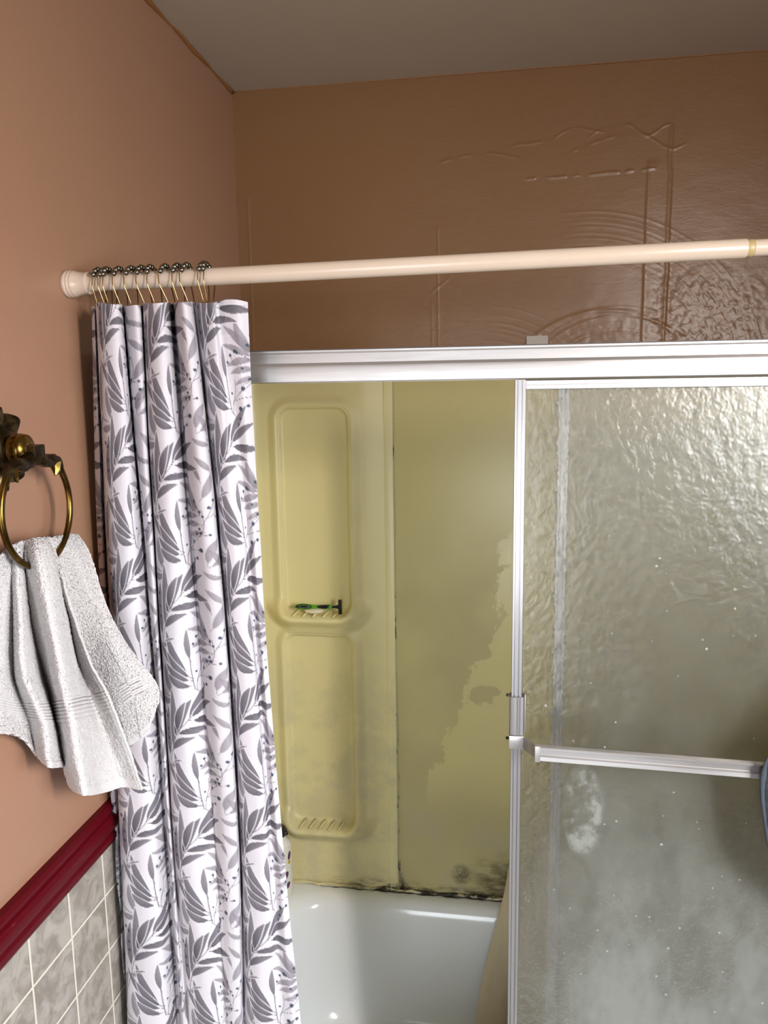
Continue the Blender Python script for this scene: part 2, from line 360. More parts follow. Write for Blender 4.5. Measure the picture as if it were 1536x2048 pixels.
# wainscot and chair rail
tw = boxo('wainscot_tile', (0.0, .007, -3.14, -.755, 0, .999), M_tile, wl)
rp = [(0, .998), (.010, .998), (.012, 1.003), (.016, 1.007), (.0165, 1.016), (.013, 1.020), (.0135, 1.022), (.019, 1.028), (.021, 1.036), (.020, 1.044), (.016, 1.050), (.0125, 1.052), (.0125, 1.0545), (.015, 1.057), (.015, 1.062), (.011, 1.067), (0, 1.068)]
tr = extrude('trim_1', rp, 1, -3.14, -.752, M_rail, angle=25); tr['kind'] = 'structure'

# ------------------------------------------------------------------ vanity light on the right wall (behind the camera's right shoulder)
M_chr = N('chrome'); M_chr.set(srgb(220, 220, 222), .15, 1.)
M_bulb = N('lit_bulb'); M_bulb.set(srgb(255, 245, 230), .3, Emission_Color=(1, .86, .74, 1), Emission_Strength=BULB_STRENGTH)
vl = thing('vanity_light', (1.75, -2.2, 2.05), 'chrome vanity light bar with three round bulbs on the side wall', 'light')
boxo('back_plate', (1.72, 1.7495, -2.5, -1.9, 2.00, 2.12), M_chr, vl, bevel=.004)
for yb in (-2.4, -2.2, -2.0):
    bm = bmesh.new(); lathe(bm, [(.022, 0), (.024, -.02), (.018, -.03)], (1.7195, yb, 2.05), axis=0, seg=24); so = frombm('socket', bm, M_chr, vl, smooth=True)
    bm = bmesh.new(); bmesh.ops.create_uvsphere(bm, u_segments=24, v_segments=16, radius=.046); bmesh.ops.translate(bm, verts=bm.verts, vec=(1.65, yb, 2.05))
    frombm('bulb', bm, M_bulb, vl, smooth=True)

# ------------------------------------------------------------------ tub surround
su = thing('tub_surround', (.76, 0, .41), 'yellowed plastic tub surround with moulded corner shelves and mould stains above the white tub', 'shower surround')
xs = np.concatenate([np.arange(.004, .354, .0022), [.354]]); zs = np.concatenate([np.arange(.4102, 1.79, .0022), [1.79]])
GX, GZ = np.meshgrid(xs, zs)
def rrect(x, z, x0, x1, z0, z1, r):
    qx = np.abs(x-(x0+x1)/2)-(x1-x0)/2+r; qz = np.abs(z-(z0+z1)/2)-(z1-z0)/2+r
    return np.hypot(np.maximum(qx, 0), np.maximum(qz, 0))+np.minimum(np.maximum(qx, qz), 0)-r
H = np.full(GX.shape, .012)
H += np.where(GX < .045, .045-np.sqrt(np.clip(.045**2-(.045-np.minimum(GX, .045))**2, 0, None)), 0)
NZ = [(1.172, 1.700), (.592, 1.118)]
NX = (.0865, .268)
for k, (z0, z1) in enumerate(NZ):
    sd = rrect(GX, GZ, NX[0], NX[1], z0, z1, .034 if k == 0 else .03)
    low_ = 1-sst(GZ, z0-.012, z0+.05)
    lip = .046*low_*(1-sst(sd, .004, .062 if k else .058))*sst(sd, -.003, .0008)
    side = .010*sst(sd, -.009, .001)*(1-sst(sd, .004, .030))          # rounded raised border
    H += lip+side*(1-low_*.6)
    H -= .004*(1-sst(sd, -.012, -.002))
for z0, z1 in NZ:
    sd = rrect(GX, GZ, NX[0], NX[1], z0, z1, .034); H -= .0030*np.exp(-((sd-.0015)/.0020)**2)*sst(GZ, z0+.0, z0+.06)*(GZ < z1+.02)
H += .0022*np.exp(-((GX-.3)/.03)**2)
grid('corner_panel', np.stack([GX, -H, GZ], -1), M_sur, su)
# drain ribs on the two moulded shelves
for (z0, nm) in ((1.172, 0), (.592, 1)):
    for k in range(5):
        x = .118+.026*k; bm = bmesh.new()
        tube(bm, [(x+.012, -.016, z0+.010), (x+.009, -.026, z0+.0075), (x+.001, -.050, z0+.0015)], [.0022, .0026, .0022], 8)
        frombm('shelf_rib', bm, M_sur, su, smooth=True)
boxo('cover_strip', (.3545, .3762, -.0165, -.003, .4102, 1.79), M_sur, su, bevel=.0015)
boxo('seam_sealant', (.3762, .3785, -.0150, -.003, .41, 1.79), M_seam, su)
boxo('back_panel', (.3785, 1.515, -.0140, -.003, .4102, 1.79), M_sur2, su, bevel=.001)
tag(boxo('surround_end_panel', (.0005, .012, -.655, -.062, .4105, 1.74), M_sur, bevel=.001), 'yellowed plastic end panel of the tub enclosure on the left wall behind the curtain', 'wall panel')
bm = bmesh.new(); xx = np.linspace(.04, 1.50, 260)
tube(bm, [(x, -.0165-.0015*math.sin(x*90)-.001*math.sin(x*211), .4135+.0012*math.sin(x*60)) for x in xx], [(.004+.0014*math.sin(x*130), .0045+.0016*math.sin(x*77)) for x in xx], 8)
frombm('caulk_bead', bm, M_caulk, su, smooth=True)
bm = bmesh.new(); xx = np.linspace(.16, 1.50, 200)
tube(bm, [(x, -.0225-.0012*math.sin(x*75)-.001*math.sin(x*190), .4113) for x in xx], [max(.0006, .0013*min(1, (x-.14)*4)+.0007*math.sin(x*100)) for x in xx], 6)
frombm('grime_line', bm, M_grimeline, su, smooth=True)  # dark mould line between caulk and tub
# grey tab of tape on the wall over the header
M_tape = N('grey_tape'); M_tape.set(srgb(176, 166, 158), .5)
tp = boxo('wall_tab', (.6945, .7435, -.006, -.0035, 1.79, 1.857), M_tape); tag(tp, 'small pale grey rectangular tab on the brown wall just above the metal header', 'tab')

# ------------------------------------------------------------------ bathtub
tub = thing('bathtub', (.76, -.37, 0), 'glossy white alcove bathtub under the yellow surround', 'bathtub')
def rloop(x0, x1, y0, y1, r, z, n=24):
    pts = []
    for (cx_, cy_, a0) in ((x1-r, y1-r, 0), (x0+r, y1-r, PI/2), (x0+r, y0+r, PI), (x1-r, y0+r, 1.5*PI)):
        for k in range(n): a = a0+PI/2*k/(n-1); pts.append((cx_+r*math.cos(a), cy_+r*math.sin(a), z))
    return pts
loops = [rloop(.004, 1.516, -.735, -.004, .004, 0.002), rloop(.004, 1.516, -.735, -.004, .004, .36), rloop(.003, 1.517, -.738, -.003, .006, .40), rloop(.006, 1.514, -.733, -.006, .01, .408),
         rloop(.012, 1.508, -.725, -.012, .012, .41), rloop(.060, 1.47, -.665, -.040, .12, .4095), rloop(.072, 1.46, -.655, -.050, .125, .406), rloop(.082, 1.45, -.645, -.060, .13, .398), rloop(.089, 1.443, -.638, -.067, .13, .385),
         rloop(.095, 1.43, -.632, -.073, .13, .36), rloop(.115, 1.37, -.615, -.09, .13, .25), rloop(.135, 1.30, -.60, -.105, .125, .14), rloop(.150, 1.27, -.585, -.12, .12, .105), rloop(.18, 1.23, -.555, -.15, .10, .088), rloop(.25, 1.15, -.49, -.21, .07, .082)]
P = np.array(loops)
bo = grid('basin', P, M_tub, tub, closeu=True, flip=True)
bm = bmesh.new(); bm.faces.new([bm.verts.new(p) for p in loops[-1]]); frombm('basin_floor', bm, M_tub, tub)
# metal door track on the tub rim
extrude('bottom_track', [(-.735, .4102), (-.665, .4102), (-.665, .43), (-.668, .43), (-.668, .414), (-.698, .414), (-.698, .428), (-.702, .428), (-.702, .414), (-.731, .414), (-.731, .425), (-.735, .425)], 0, .013, 1.507, M_alu, tub)

# ------------------------------------------------------------------ header of the sliding doors
hd = thing('shower_door_header', (.76, -.70, 1.7478), 'wide satin aluminium header rail across the tub opening', 'door header')
hp = [(-.722, 1.7480), (-.7235, 1.7490), (-.7240, 1.7530), (-.7248, 1.7690), (-.7240, 1.7725), (-.7215, 1.7745), (-.7190, 1.7770), (-.7185, 1.7905), (-.7200, 1.7930), (-.7200, 1.7955), (-.662, 1.7955), (-.660, 1.7905), (-.660, 1.7480), (-.664, 1.7480), (-.664, 1.7850), (-.688, 1.7850), (-.688, 1.7500), (-.691, 1.7500), (-.691, 1.7850), (-.716, 1.7850), (-.716, 1.7480)]
extrude('header_rail', hp, 0, .012, 1.507, M_alu, hd, angle=20)
boxo('top_strip', (.012, 1.507, -.7195, -.662, 1.7956, 1.7972), M_strip, hd)  # thin dark strip along the top edge of the header
extrude('wall_jamb', [(.0125, -.726), (.032, -.726), (.032, -.722), (.016, -.722), (.016, -.664), (.032, -.664), (.032, -.660), (.0125, -.660)], 2, .431, 1.7475, M_aluv, hd)

# ------------------------------------------------------------------ obscure glass
def glassmat(name, seed, scum):
    m = N(name); nt = m.nt; X = m.xyz()
    h = m.noise(62, 2, .6, (1, 6, .8), off=(seed, 0, 0), dist=0)
    bp2 = m.n('ShaderNodeBump'); bp2.inputs['Strength'].default_value = 1.; bp2.inputs['Distance'].default_value = .0070; m.l(h, bp2.inputs['Height'])
    nt.nodes.remove(m.b)
    # the gloss uses the same ripple, shallower
    gn = m.n('ShaderNodeNewGeometry').outputs['Normal']; bp = m.n('ShaderNodeMix', data_type='VECTOR'); bp.inputs[0].default_value = .30; m.l(gn, bp.inputs[4]); m.l(bp2.outputs[0], bp.inputs[5])
    nn_ = m.n('ShaderNodeVectorMath', operation='NORMALIZE'); m.l(bp.outputs[1], nn_.inputs[0]); bp = nn_
    tr = m.n('ShaderNodeBsdfTransparent'); tr.inputs[0].default_value = (.90, .89, .86, 1)
    rf = m.n('ShaderNodeBsdfRefraction'); rf.inputs['IOR'].default_value = 1.22; rf.inputs['Roughness'].default_value = .05; rf.inputs['Color'].default_value = (.93, .92, .89, 1); m.l(bp2.outputs[0], rf.inputs['Normal'])
    gl = m.n('ShaderNodeBsdfGlossy'); gl.inputs['Roughness'].default_value = .30; gl.inputs['Color'].default_value = (.97, .96, .93, 1); m.l(bp.outputs[0], gl.inputs['Normal'])
    df = m.n('ShaderNodeBsdfDiffuse'); df.inputs['Color'].default_value = srgb(186, 189, 182)
    tl = m.n('ShaderNodeBsdfTranslucent'); tl.inputs['Color'].default_value = srgb(186, 186, 176)
    def mx(f, a, b):
        q = m.n('ShaderNodeMixShader'); m.put(q.inputs[0], f); m.l(a, q.inputs[1]); m.l(b, q.inputs[2]); return q.outputs[0]
    see = mx(.72, tr.outputs[0], rf.outputs[0])
    film = mx(.35, df.outputs[0], tl.outputs[0])
    # limescale film: thicker low down, streaked, plus dried drops
    f = m.ss(X[2], 1.25, .62, scum*.08, scum*.46)
    f = m.math('MULTIPLY', f, m.ss(m.noise(10, 3, .66, (1, 1, .5), off=(seed*2, 0, 1)), .30, .68, .55, 1.3))
    f = m.math('MULTIPLY', f, m.ss(X[0], .70, .78, .35, 1.))
    if scum > .9:
        nz = m.noise(26, 4, .68, off=(1, 0, 5))
        pe = m.math('ADD', m.math('POWER', m.math('DIVIDE', m.math('SUBTRACT', X[0], .775), .030), 2.), m.math('POWER', m.math('DIVIDE', m.math('SUBTRACT', X[2], 1.07), .075), 2.))
        pe = m.math('ADD', pe, m.math('MULTIPLY', m.math('SUBTRACT', nz, .5), 1.5))
        pe = m.math('MULTIPLY', m.ss(m.math('ABSOLUTE', m.math('SUBTRACT', pe, .7)), .75, .1), m.ss(nz, .42, .64, 0, .42))
        f = m.math('ADD', f, m.math('MULTIPLY', pe, m.ss(X[0], .745, .757)))
        sp = m.ss(m.voro(34, 'F1'), .085, .045)
        sp = m.math('MULTIPLY', sp, m.ss(nz, .47, .52, 0, .95))
        sp = m.math('MULTIPLY', sp, m.ss(X[2], 1.55, 1.45))
        f = m.math('ADD', f, sp)
    s1 = mx(m.math('MINIMUM', f, .95), see, film)
    fr = m.n('ShaderNodeFresnel'); fr.inputs['IOR'].default_value = 1.5; m.l(bp.outputs[0], fr.inputs['Normal'])
    s2 = mx(m.math('ADD', m.math('MULTIPLY', fr.outputs[0], .6), .02), s1, gl.outputs[0])
    m.l(s2, m.out.inputs[0]); return m
M_gl1 = glassmat('pebbled_obscure_glass', 0., 1.)
M_gl2 = glassmat('pebbled_obscure_glass_inner', 5., .8)
def stile_prof(x0, y0, wd, dp):
    x1 = x0+wd; g_ = .0017
    a, b = x0+wd*.27, x0+wd*.68
    return [(x0, y0+dp), (x0, y0+.001), (x0+.0006, y0), (a-g_/2, y0), (a-g_/2, y0+.0034), (a+g_/2, y0+.0034), (a+g_/2, y0-.0004), (b-g_/2, y0-.0004), (b-g_/2, y0+.0034), (b+g_/2, y0+.0034), (b+g_/2, y0), (x1-.0006, y0), (x1, y0+.001), (x1, y0+dp)]
def rail_prof(z0, y0, ht, dp):
    a = z0+ht*.52; g_ = .0015; z1 = z0+ht
    return [(y0+dp, z0), (y0+.0008, z0), (y0, z0+.0008), (y0, a-g_), (y0+.0035, a-g_), (y0+.0035, a), (y0, a), (y0, z1-.0014), (y0+.003, z1), (y0+dp, z1)]
def door(name, x0, x1, y0, gm, label, bar):
    d = thing(name, ((x0+x1)/2, y0+.008, .43), label, 'shower door', 'sliding shower doors')
    wd = .0162
    extrude('stile', stile_prof(x0, y0, wd, .016), 2, .431, 1.7465, M_aluv, d, angle=20)
    extrude('stile', stile_prof(x1-wd, y0, wd, .016), 2, .431, 1.7465, M_aluv, d, angle=20)
    extrude('top_rail', rail_prof(1.7325, y0+.0005, .0140, .015), 0, x0+wd, x1-wd, M_alu, d, angle=20)
    extrude('bottom_rail', rail_prof(.431, y0+.0005, .022, .015), 0, x0+wd, x1-wd, M_alu, d, angle=20)
    boxo('glass_pane', (x0+wd-.002, x1-wd+.002, y0+.006, y0+.0095, .445, 1.738), gm, d)
    return d
dr = door('sliding_shower_door', .6616, 1.400, -.7165, M_gl1, 'front sliding shower door with obscure glass, pale frame and towel bar', True)
di = door('sliding_shower_door', .7270, 1.490, -.6850, M_gl2, 'rear sliding shower door seen only as a rippled strip through the front glass', False)
# collar, clamp, arm and bar on the front door
cp = [(.6590, -.7000), (.6590, -.7185), (.6605, -.7200), (.6630, -.7210), (.6700, -.7215), (.6720, -.7200), (.6745, -.7205), (.6760, -.7190), (.6800, -.7190), (.6828, -.7170), (.6828, -.7000)]
co = extrude('grip_sleeve', cp, 2, 1.1960, 1.2580, M_alud, dr, angle=20)
boxo('edge_fin', (.6822, .6840, -.7195, -.7050, 1.2000, 1.2630), M_alud, dr, bevel=.0004)
cl = boxo('bar_clamp', (.6588, .6822, -.7240, -.6985, 1.1740, 1.1955), M_alu, dr, bevel=.0012)
for z, par_ in ((1.2600, co), (1.1885, cl)):
    bm = bmesh.new(); lathe(bm, [(.0012, 0), (.0024, -.0014), (.0024, -.004), (.001, -.0052)], (.6588, -.716, z), axis=0, seg=12); frombm('set_screw', bm, M_rub, par_, smooth=True)
# arm: strap from clamp forward to the bar end
AX0, AX1 = (.6812, -.7230), (.6995, -.7770)
bm = bmesh.new()
q = [Vector((AX0[0], AX0[1], 1.1755)), Vector((AX0[0], AX0[1], 1.1945)), Vector((AX1[0], AX1[1], 1.2075)), Vector((AX1[0], AX1[1], 1.1860))]
nrm = (q[1]-q[0]).cross(q[3]-q[0]).normalized()*.0009
A = [bm.verts.new(v-nrm) for v in q]; B = [bm.verts.new(v+nrm) for v in q]
bm.faces.new(A); bm.faces.new(B[::-1])
for i in range(4): bm.faces.new((A[i], B[i], B[(i+1) % 4], A[(i+1) % 4]))
frombm('bar_arm', bm, M_alud, dr, angle=30)
bm = bmesh.new()
q2 = [Vector((1.358, -.7170, 1.172)), Vector((1.358, -.7170, 1.190)), Vector((1.345, -.7770, 1.197)), Vector((1.345, -.7770, 1.176))]
A = [bm.verts.new(v) for v in q2]; B = [bm.verts.new(v+Vector((.0018, 0, 0))) for v in q2]
bm.faces.new(A); bm.faces.new(B[::-1])
for i in range(4): bm.faces.new((A[i], B[i], B[(i+1) % 4], A[(i+1) % 4]))
frombm('bar_arm', bm, M_alud, dr, angle=30)
y0 = -.7775; zc = 1.1962
bp_ = [(y0+.004, zc+.0115), (y0-.0035, zc+.0112), (y0-.0050, zc+.0100), (y0-.0050, zc+.0080), (y0-.0012, zc+.0068), (y0-.0008, zc-.0015), (y0-.0016, zc-.0025), (y0-.0040, zc-.0040), (y0-.0046, zc-.0100), (y0-.0034, zc-.0112), (y0+.004, zc-.0115)]
tb_ = extrude('towel_bar', bp_, 0, .6985, 1.346, M_alu, dr, angle=20, shift=(0, 0, -.0150))
boxo('bar_end', (.6965, .7045, y0-.0056, y0+.0045, zc-.0122, zc+.0125), M_alu, tb_, bevel=.001)

# ------------------------------------------------------------------ curtain rod
RY, RZ = -.78, 1.8972
M_rod = N('cream_enamel'); M_rod.set(M_rod.mix(M_rod.noise(20, 3), srgb(204, 186, 168), srgb(199, 180, 162)), .22)
def rodz(x): return RZ+.0125*x
rod = thing('curtain_rod', (0, RY, RZ), 'cream enamelled shower curtain rod running across the room in front of the header', 'curtain rod')
def rod_piece(name, prof, mat):
    bm = bmesh.new(); rings = []
    for x, r in prof: rings.append([bm.verts.new((x, RY+r*math.cos(2*PI*k/40), rodz(x)+r*math.sin(2*PI*k/40))) for k in range(40)])
    for A_, B_ in zip(rings, rings[1:]):
        for k in range(40): bm.faces.new((A_[k], A_[(k+1) % 40], B_[(k+1) % 40], B_[k]))
    bm.faces.new(rings[0]); bm.faces.new(rings[-1][::-1]); return frombm(name, bm, mat, rod, angle=40)
rod_piece('end_cap', [(.0005, .0185), (.003, .0198), (.006, .0198), (.0072, .0190), (.0082, .0196), (.0105, .0196), (.012, .0186), (.0135, .0190), (.016, .0186), (.018, .0172), (.032, .0158), (.0335, .0160), (.036, .0160), (.037, .0140)], M_rod)
rod_piece('outer_tube', [(.030, .0123), (.952, .0123), (.9545, .0119)], M_rod)
M_ring = N('tarnished_joint'); M_ring.set(srgb(176, 158, 108), .4)
rod_piece('joint_ring', [(.9546, .0108), (.957, .0112), (.962, .0112), (.9635, .0104)], M_ring)
rod_piece('inner_tube', [(.9636, .0106), (1.50, .0106)], M_rod)
rod_piece('end_cap', [(1.483, .0160), (1.502, .0186), (1.516, .0196), (1.5195, .0185)], M_rod)

# ------------------------------------------------------------------ hooks
M_wire = N('brass_wire'); M_wire.set(srgb(190, 160, 112), .25, 1.)
M_ball = N('gunmetal_bead'); M_ball.set(srgb(128, 126, 116), .22, 1.)
ball_me = None
words = ['first', 'second', 'third', 'fourth', 'fifth', 'sixth', 'seventh', 'eighth', 'ninth', 'tenth', 'eleventh', 'twelfth']
hx = [187, 198, 208, 227, 250, 274, 296, 319, 346, 361, 397, 409]
def make_hook(i, px, lean, tilt):
    p = at(1, RY-.016, px, 562 - (px-190)*.05); x = p[0]; rz = rodz(x)
    h_ = thing('curtain_hook', (x, RY, rz), words[i]+' shower curtain hook from the wall, brass wire with dark beads over the rod', 'curtain hook', 'roller hooks on the curtain rod')
    pts = []
    r = .0190
    # front foot -> up the front -> over the top -> down the back -> foot (loop lies in y-z, leaning along x)
    for (yy_, zz_, s_) in ((.006, -.046, 1.), (-.003, -.0485, 1.), (-.008, -.045, 1.), (-.0125, -.034, .75), (-.0165, -.022, .45), (-.0205, -.010, .12), (-.0200, -.002, 0), (-.0188, .004, 0)): pts.append((lean*s_, yy_, zz_))
    for k in range(9):
        a = PI-.25-(PI-.6)*k/8; pts.append((tilt*math.sin(a), r*math.cos(a), r*math.sin(a)))
    for (yy_, zz_, s_) in ((.0200, -.004, .1), (.0165, -.018, .4), (.009, -.032, .8), (.004, -.044, 1.)): pts.append((lean*s_*1.2-tilt*.3, yy_, zz_))
    bm = bmesh.new(); tube(bm, crom(pts, 60).tolist(), .0010, 7)
    frombm('wire', bm, M_wire, h_, smooth=True, local=True)
    for k in range(5):
        a = PI-.52-k*.42
        bm = bmesh.new(); bmesh.ops.create_uvsphere(bm, u_segments=18, v_segments=12, radius=.0040)
        bmesh.ops.translate(bm, verts=bm.verts, vec=(tilt*math.sin(a)*1.2, (r-.0005)*math.cos(a), (r-.0005)*math.sin(a)))
        frombm('bead', bm, M_ball, h_, smooth=True, local=True)
    return h_
for i, px in enumerate(hx): make_hook(i, px, [.003, .006, .004, .008, .007, .010, .008, .012, .006, .010, .005, .001][i], [.001, .003, -.001, .002, .0035, .001, -.002, .003, .001, .004, .002, -.003][i])

# ------------------------------------------------------------------ shower curtain
TS = 640; TILE = .198; CP = 990.; TSX = 832; CX = 1290.
img = np.zeros((TS, TSX, 3)); img[:] = np.array([201, 196, 202])/255
UU, VV = np.meshgrid((np.arange(TSX)+.5)/TSX*CX, (np.arange(TS)+.5)/TS*CP)
def paint(mask, col):
    global img
    a = np.clip(mask, 0, 1)[..., None]; img = img*(1-a)+col*a
SHIFT = [(0, 0), (645, 860)]
def offsets(xmin, xmax, ymin, ymax):
    for sx_, sy_ in SHIFT:
        for ox in (-2, -1, 0, 1, 2):
            for oy in (-2, -1, 0, 1, 2):
                dx, dy = ox*CX+sx_, oy*CP+sy_
                if xmax+dx > 0 and xmin+dx < CX and ymax+dy > 0 and ymin+dy < CP: yield dx, dy
def win_(q, pad):
    x0, x1 = [int(np.clip(v/CX*TSX, 0, TSX)) for v in (q[:, 0].min()-pad, q[:, 0].max()+pad)]
    y0_, y1_ = [int(np.clip(v/CP*TS, 0, TS)) for v in (q[:, 1].min()-pad, q[:, 1].max()+pad)]
    return x0, x1, y0_, y1_
def leaf(b, t, wd, bend=0., dark=.5, alpha=.92, stem=.12):
    wd *= .80; b = np.array(b, float); t = np.array(t, float); d = t-b; L = np.hypot(*d); nrm = np.array([-d[1], d[0]])/L
    mid = (b+t)/2+nrm*bend*L; s_ = np.linspace(0, 1, 110)
    pts = ((1-s_)**2)[:, None]*b+(2*s_*(1-s_))[:, None]*mid+(s_**2)[:, None]*t
    pad = wd+8
    for ox, oy in offsets(pts[:, 0].min()-pad, pts[:, 0].max()+pad, pts[:, 1].min()-pad, pts[:, 1].max()+pad):
        q = pts+np.array([ox, oy])
        x0, x1, y0_, y1_ = win_(q, pad)
        if x1 <= x0 or y1_ <= y0_: continue
        gx = UU[y0_:y1_, x0:x1]; gy = VV[y0_:y1_, x0:x1]
        dd = np.hypot(gx[..., None]-q[:, 0], gy[..., None]-q[:, 1]); k = dd.argmin(-1); dm = dd.min(-1); tt = s_[k]
        tan = np.gradient(q, axis=0)[k]; side = np.sign((gx-q[k, 0])*tan[..., 1]-(gy-q[k, 1])*tan[..., 0])
        prof = wd*np.clip(np.sin(PI*np.clip((tt-stem)/(1-stem), 0, 1)**.85), 0, 1)**.8
        prof = np.maximum(prof, np.where(tt < .6, 2.6, .0))
        m_out = sst(prof+7-dm, -1, 1.6); m_in = sst(prof-dm, -1, 1.4)
        g_ = dark*(1-.55*tt)+.10*side*dm/(wd+1)+.08*np.sin(dm*.55)*(dm > 3)
        colA = np.array([156, 149, 156])/255; colB = np.array([66, 62, 70])/255
        col = colA+(colB-colA)*np.clip(g_+.12, 0, 1)[..., None]
        a = (m_out*.9*(alpha > .8))[..., None]; sub = img[y0_:y1_, x0:x1]
        sub = sub*(1-a)+np.array([.82, .80, .825])*a
        a = (m_in*alpha)[..., None]; img[y0_:y1_, x0:x1] = sub*(1-a)+col*a
def twig(pl, wd=1.7, col=(88, 82, 88)):
    pl = crom(np.array(pl, float), 90); pad = 8
    for ox, oy in offsets(pl[:, 0].min()-pad, pl[:, 0].max()+pad, pl[:, 1].min()-pad, pl[:, 1].max()+pad):
        q = pl+np.array([ox, oy]); x0, x1, y0_, y1_ = win_(q, pad)
        if x1 <= x0 or y1_ <= y0_: continue
        dd = np.hypot(UU[y0_:y1_, x0:x1, None]-q[:, 0], VV[y0_:y1_, x0:x1, None]-q[:, 1]).min(-1)
        a = (sst(wd+1-dd, -.5, 1.5)*.75)[..., None]; img[y0_:y1_, x0:x1] = img[y0_:y1_, x0:x1]*(1-a)+np.array(col)/255*a
def berry(x, y, r=13):
    for ox, oy in offsets(x-r, x+r, y-r, y+r):
        q = np.array([[x+ox, y+oy]]); x0, x1, y0_, y1_ = win_(q, r+4)
        if x1 <= x0 or y1_ <= y0_: continue
        dd = np.hypot((UU[y0_:y1_, x0:x1]-x-ox)*1.05, (VV[y0_:y1_, x0:x1]-y-oy)*.95); a = (sst(r-dd, -1.5, 1.5)*.95)[..., None]
        img[y0_:y1_, x0:x1] = img[y0_:y1_, x0:x1]*(1-a)+np.array([52, 62, 80])/255*a
# pale leaves first, then the dark branch, twigs and berries (units: 0.2 mm)
for a in (((985, 930), (800, 700), 34, .10, .30), ((985, 925), (880, 660), 36, -.12, .34), ((985, 935), (770, 830), 30, .12, .36), ((990, 945), (800, 985), 34, .14, .34), ((1000, 1010), (820, 1040), 32, .16, .30), ((1010, 1060), (850, 1120), 24, .1, .22),
          ((655, 1385), (590, 1115), 36, -.12, .42), ((520, 1345), (548, 955), 48, -.20, .42), ((650, 1388), (492, 1420), 34, -.22, .45), ((640, 1380), (470, 1320), 8, -.1, .4),
          ((455, 520), (380, 330), 26, .15, .22), ((470, 560), (330, 500), 24, -.2, .24), ((430, 760), (330, 640), 26, .15, .26), ((1010, 700), (940, 560), 20, .1, .3), ((560, 1010), (660, 930), 22, -.2, .5),
          ((1010, 330), (1090, 120), 34, -.15, .26), ((1015, 340), (1170, 200), 30, .1, .28), ((350, 960), (430, 760), 32, .12, .25)): leaf(*a[:3], bend=a[3], dark=a[4], alpha=.78)
for a in (((795, 1235), (622, 848), 40, .12, .75), ((795, 1240), (535, 915), 32, .10, .72), ((800, 1230), (618, 1012), 34, .14, .8), ((800, 1250), (606, 1108), 36, .20, .78), ((805, 1290), (618, 1190), 38, .26, .72), ((790, 1100), (775, 830), 22, .08, .6),
          ((585, 930), (590, 470), 42, .06, .6), ((605, 870), (640, 320), 40, -.05, .62), ((640, 760), (780, 400), 44, .12, 1.), ((665, 690), (740, 420), 36, .15, .92), ((745, 575), (925, 275), 36, .06, .72), ((755, 562), (965, 405), 36, .10, .88), ((755, 568), (992, 595), 40, -.05, .95), ((650, 700), (905, 680), 34, .26, .85), ((605, 850), (790, 715), 36, .30, .8), ((595, 940), (700, 900), 10, .1, .5)): leaf(*a[:3], bend=-a[3], dark=a[4])
for p_ in (((578, 985), (600, 860), (655, 690), (750, 570), (795, 440)), ((805, 1320), (790, 1180), (780, 1000)), ((578, 985), (560, 1020), (545, 1100))): twig(p_, 3.2, (105, 98, 106))
for p_ in (((580, 850), (530, 780), (480, 700), (455, 640)), ((530, 780), (540, 640), (540, 540)), ((505, 740), (500, 640), (470, 560)), ((545, 800), (560, 720), (568, 600)),
           ((815, 1330), (830, 1240), (880, 1180), (910, 1146)), ((835, 1235), (900, 1215), (972, 1203)), ((815, 1320), (850, 1370), (868, 1362)), ((820, 1260), (850, 1160), (850, 1080)), ((870, 1190), (930, 1140), (985, 1080)), ((985, 1080), (1010, 1010), (1000, 900)), ((900, 1130), (950, 1100), (1040, 1080)),
           ((960, 940), (900, 900), (868, 882)), ((860, 980), (840, 940), (830, 905)), ((985, 945), (980, 900), (950, 840)), ((350, 1150), (400, 1050), (430, 960)), ((380, 1090), (440, 1050), (470, 1030))): twig(p_)
for p_ in ((540, 536, 14), (568, 562, 14), (568, 664, 13), (572, 740, 13), (466, 745, 11), (458, 606, 11), (440, 520, 9), (910, 1146, 15), (974, 1203, 16), (880, 1290, 16), (936, 1270, 11), (870, 1362, 11), (850, 1402, 7), (953, 1080, 11), (985, 1072, 12), (868, 882, 14), (832, 908, 10), (948, 838, 10), (884, 892, 10), (985, 912, 10), (914, 1002, 10), (808, 958, 9), (430, 958, 12), (470, 1030, 12), (400, 1010, 11), (444, 1085, 11), (360, 1075, 9), (330, 1170, 10), (1040, 1080, 9), (820, 1180, 8)): berry(*p_)
img = np.clip(img, 0, 1); lin = np.where(img <= .04045, img/12.92, ((img+.055)/1.055)**2.4)
TOP = [(202, -.748), (184, -.762), (188, -.785), (192, -.768), (194, -.815), (218, -.832), (240, -.822), (246, -.775), (250, -.800), (268, -.814), (281, -.806), (285, -.775), (289, -.812), (315, -.828), (334, -.814), (345, -.772), (352, -.812), (366, -.830), (381, -.818), (387, -.784), (398, -.802), (424, -.812), (433, -.797), (450, -.802), (475, -.803), (496, -.790)]
MID = [(222, -.748), (200, -.768), (211, -.776), (217, -.752), (222, -.822), (250, -.840), (280, -.828), (297, -.778), (299, -.800), (306, -.812), (312, -.806), (315, -.775), (320, -.812), (345, -.826), (375, -.815), (393, -.792), (399, -.812), (420, -.832), (444, -.822), (450, -.772), (457, -.802), (475, -.812), (497, -.808), (506, -.790), (518, -.800), (528, -.790)]
BOT = [(250, -.748), (229, -.772), (233, -.776), (242, -.752), (253, -.820), (290, -.842), (332, -.828), (356, -.776), (360, -.800), (364, -.812), (369, -.816), (375, -.812), (385, -.822), (412, -.832), (440, -.822), (450, -.812), (458, -.818), (468, -.822), (480, -.816), (487, -.788), (495, -.808), (520, -.824), (545, -.815), (566, -.812), (590, -.816), (607, -.802)]
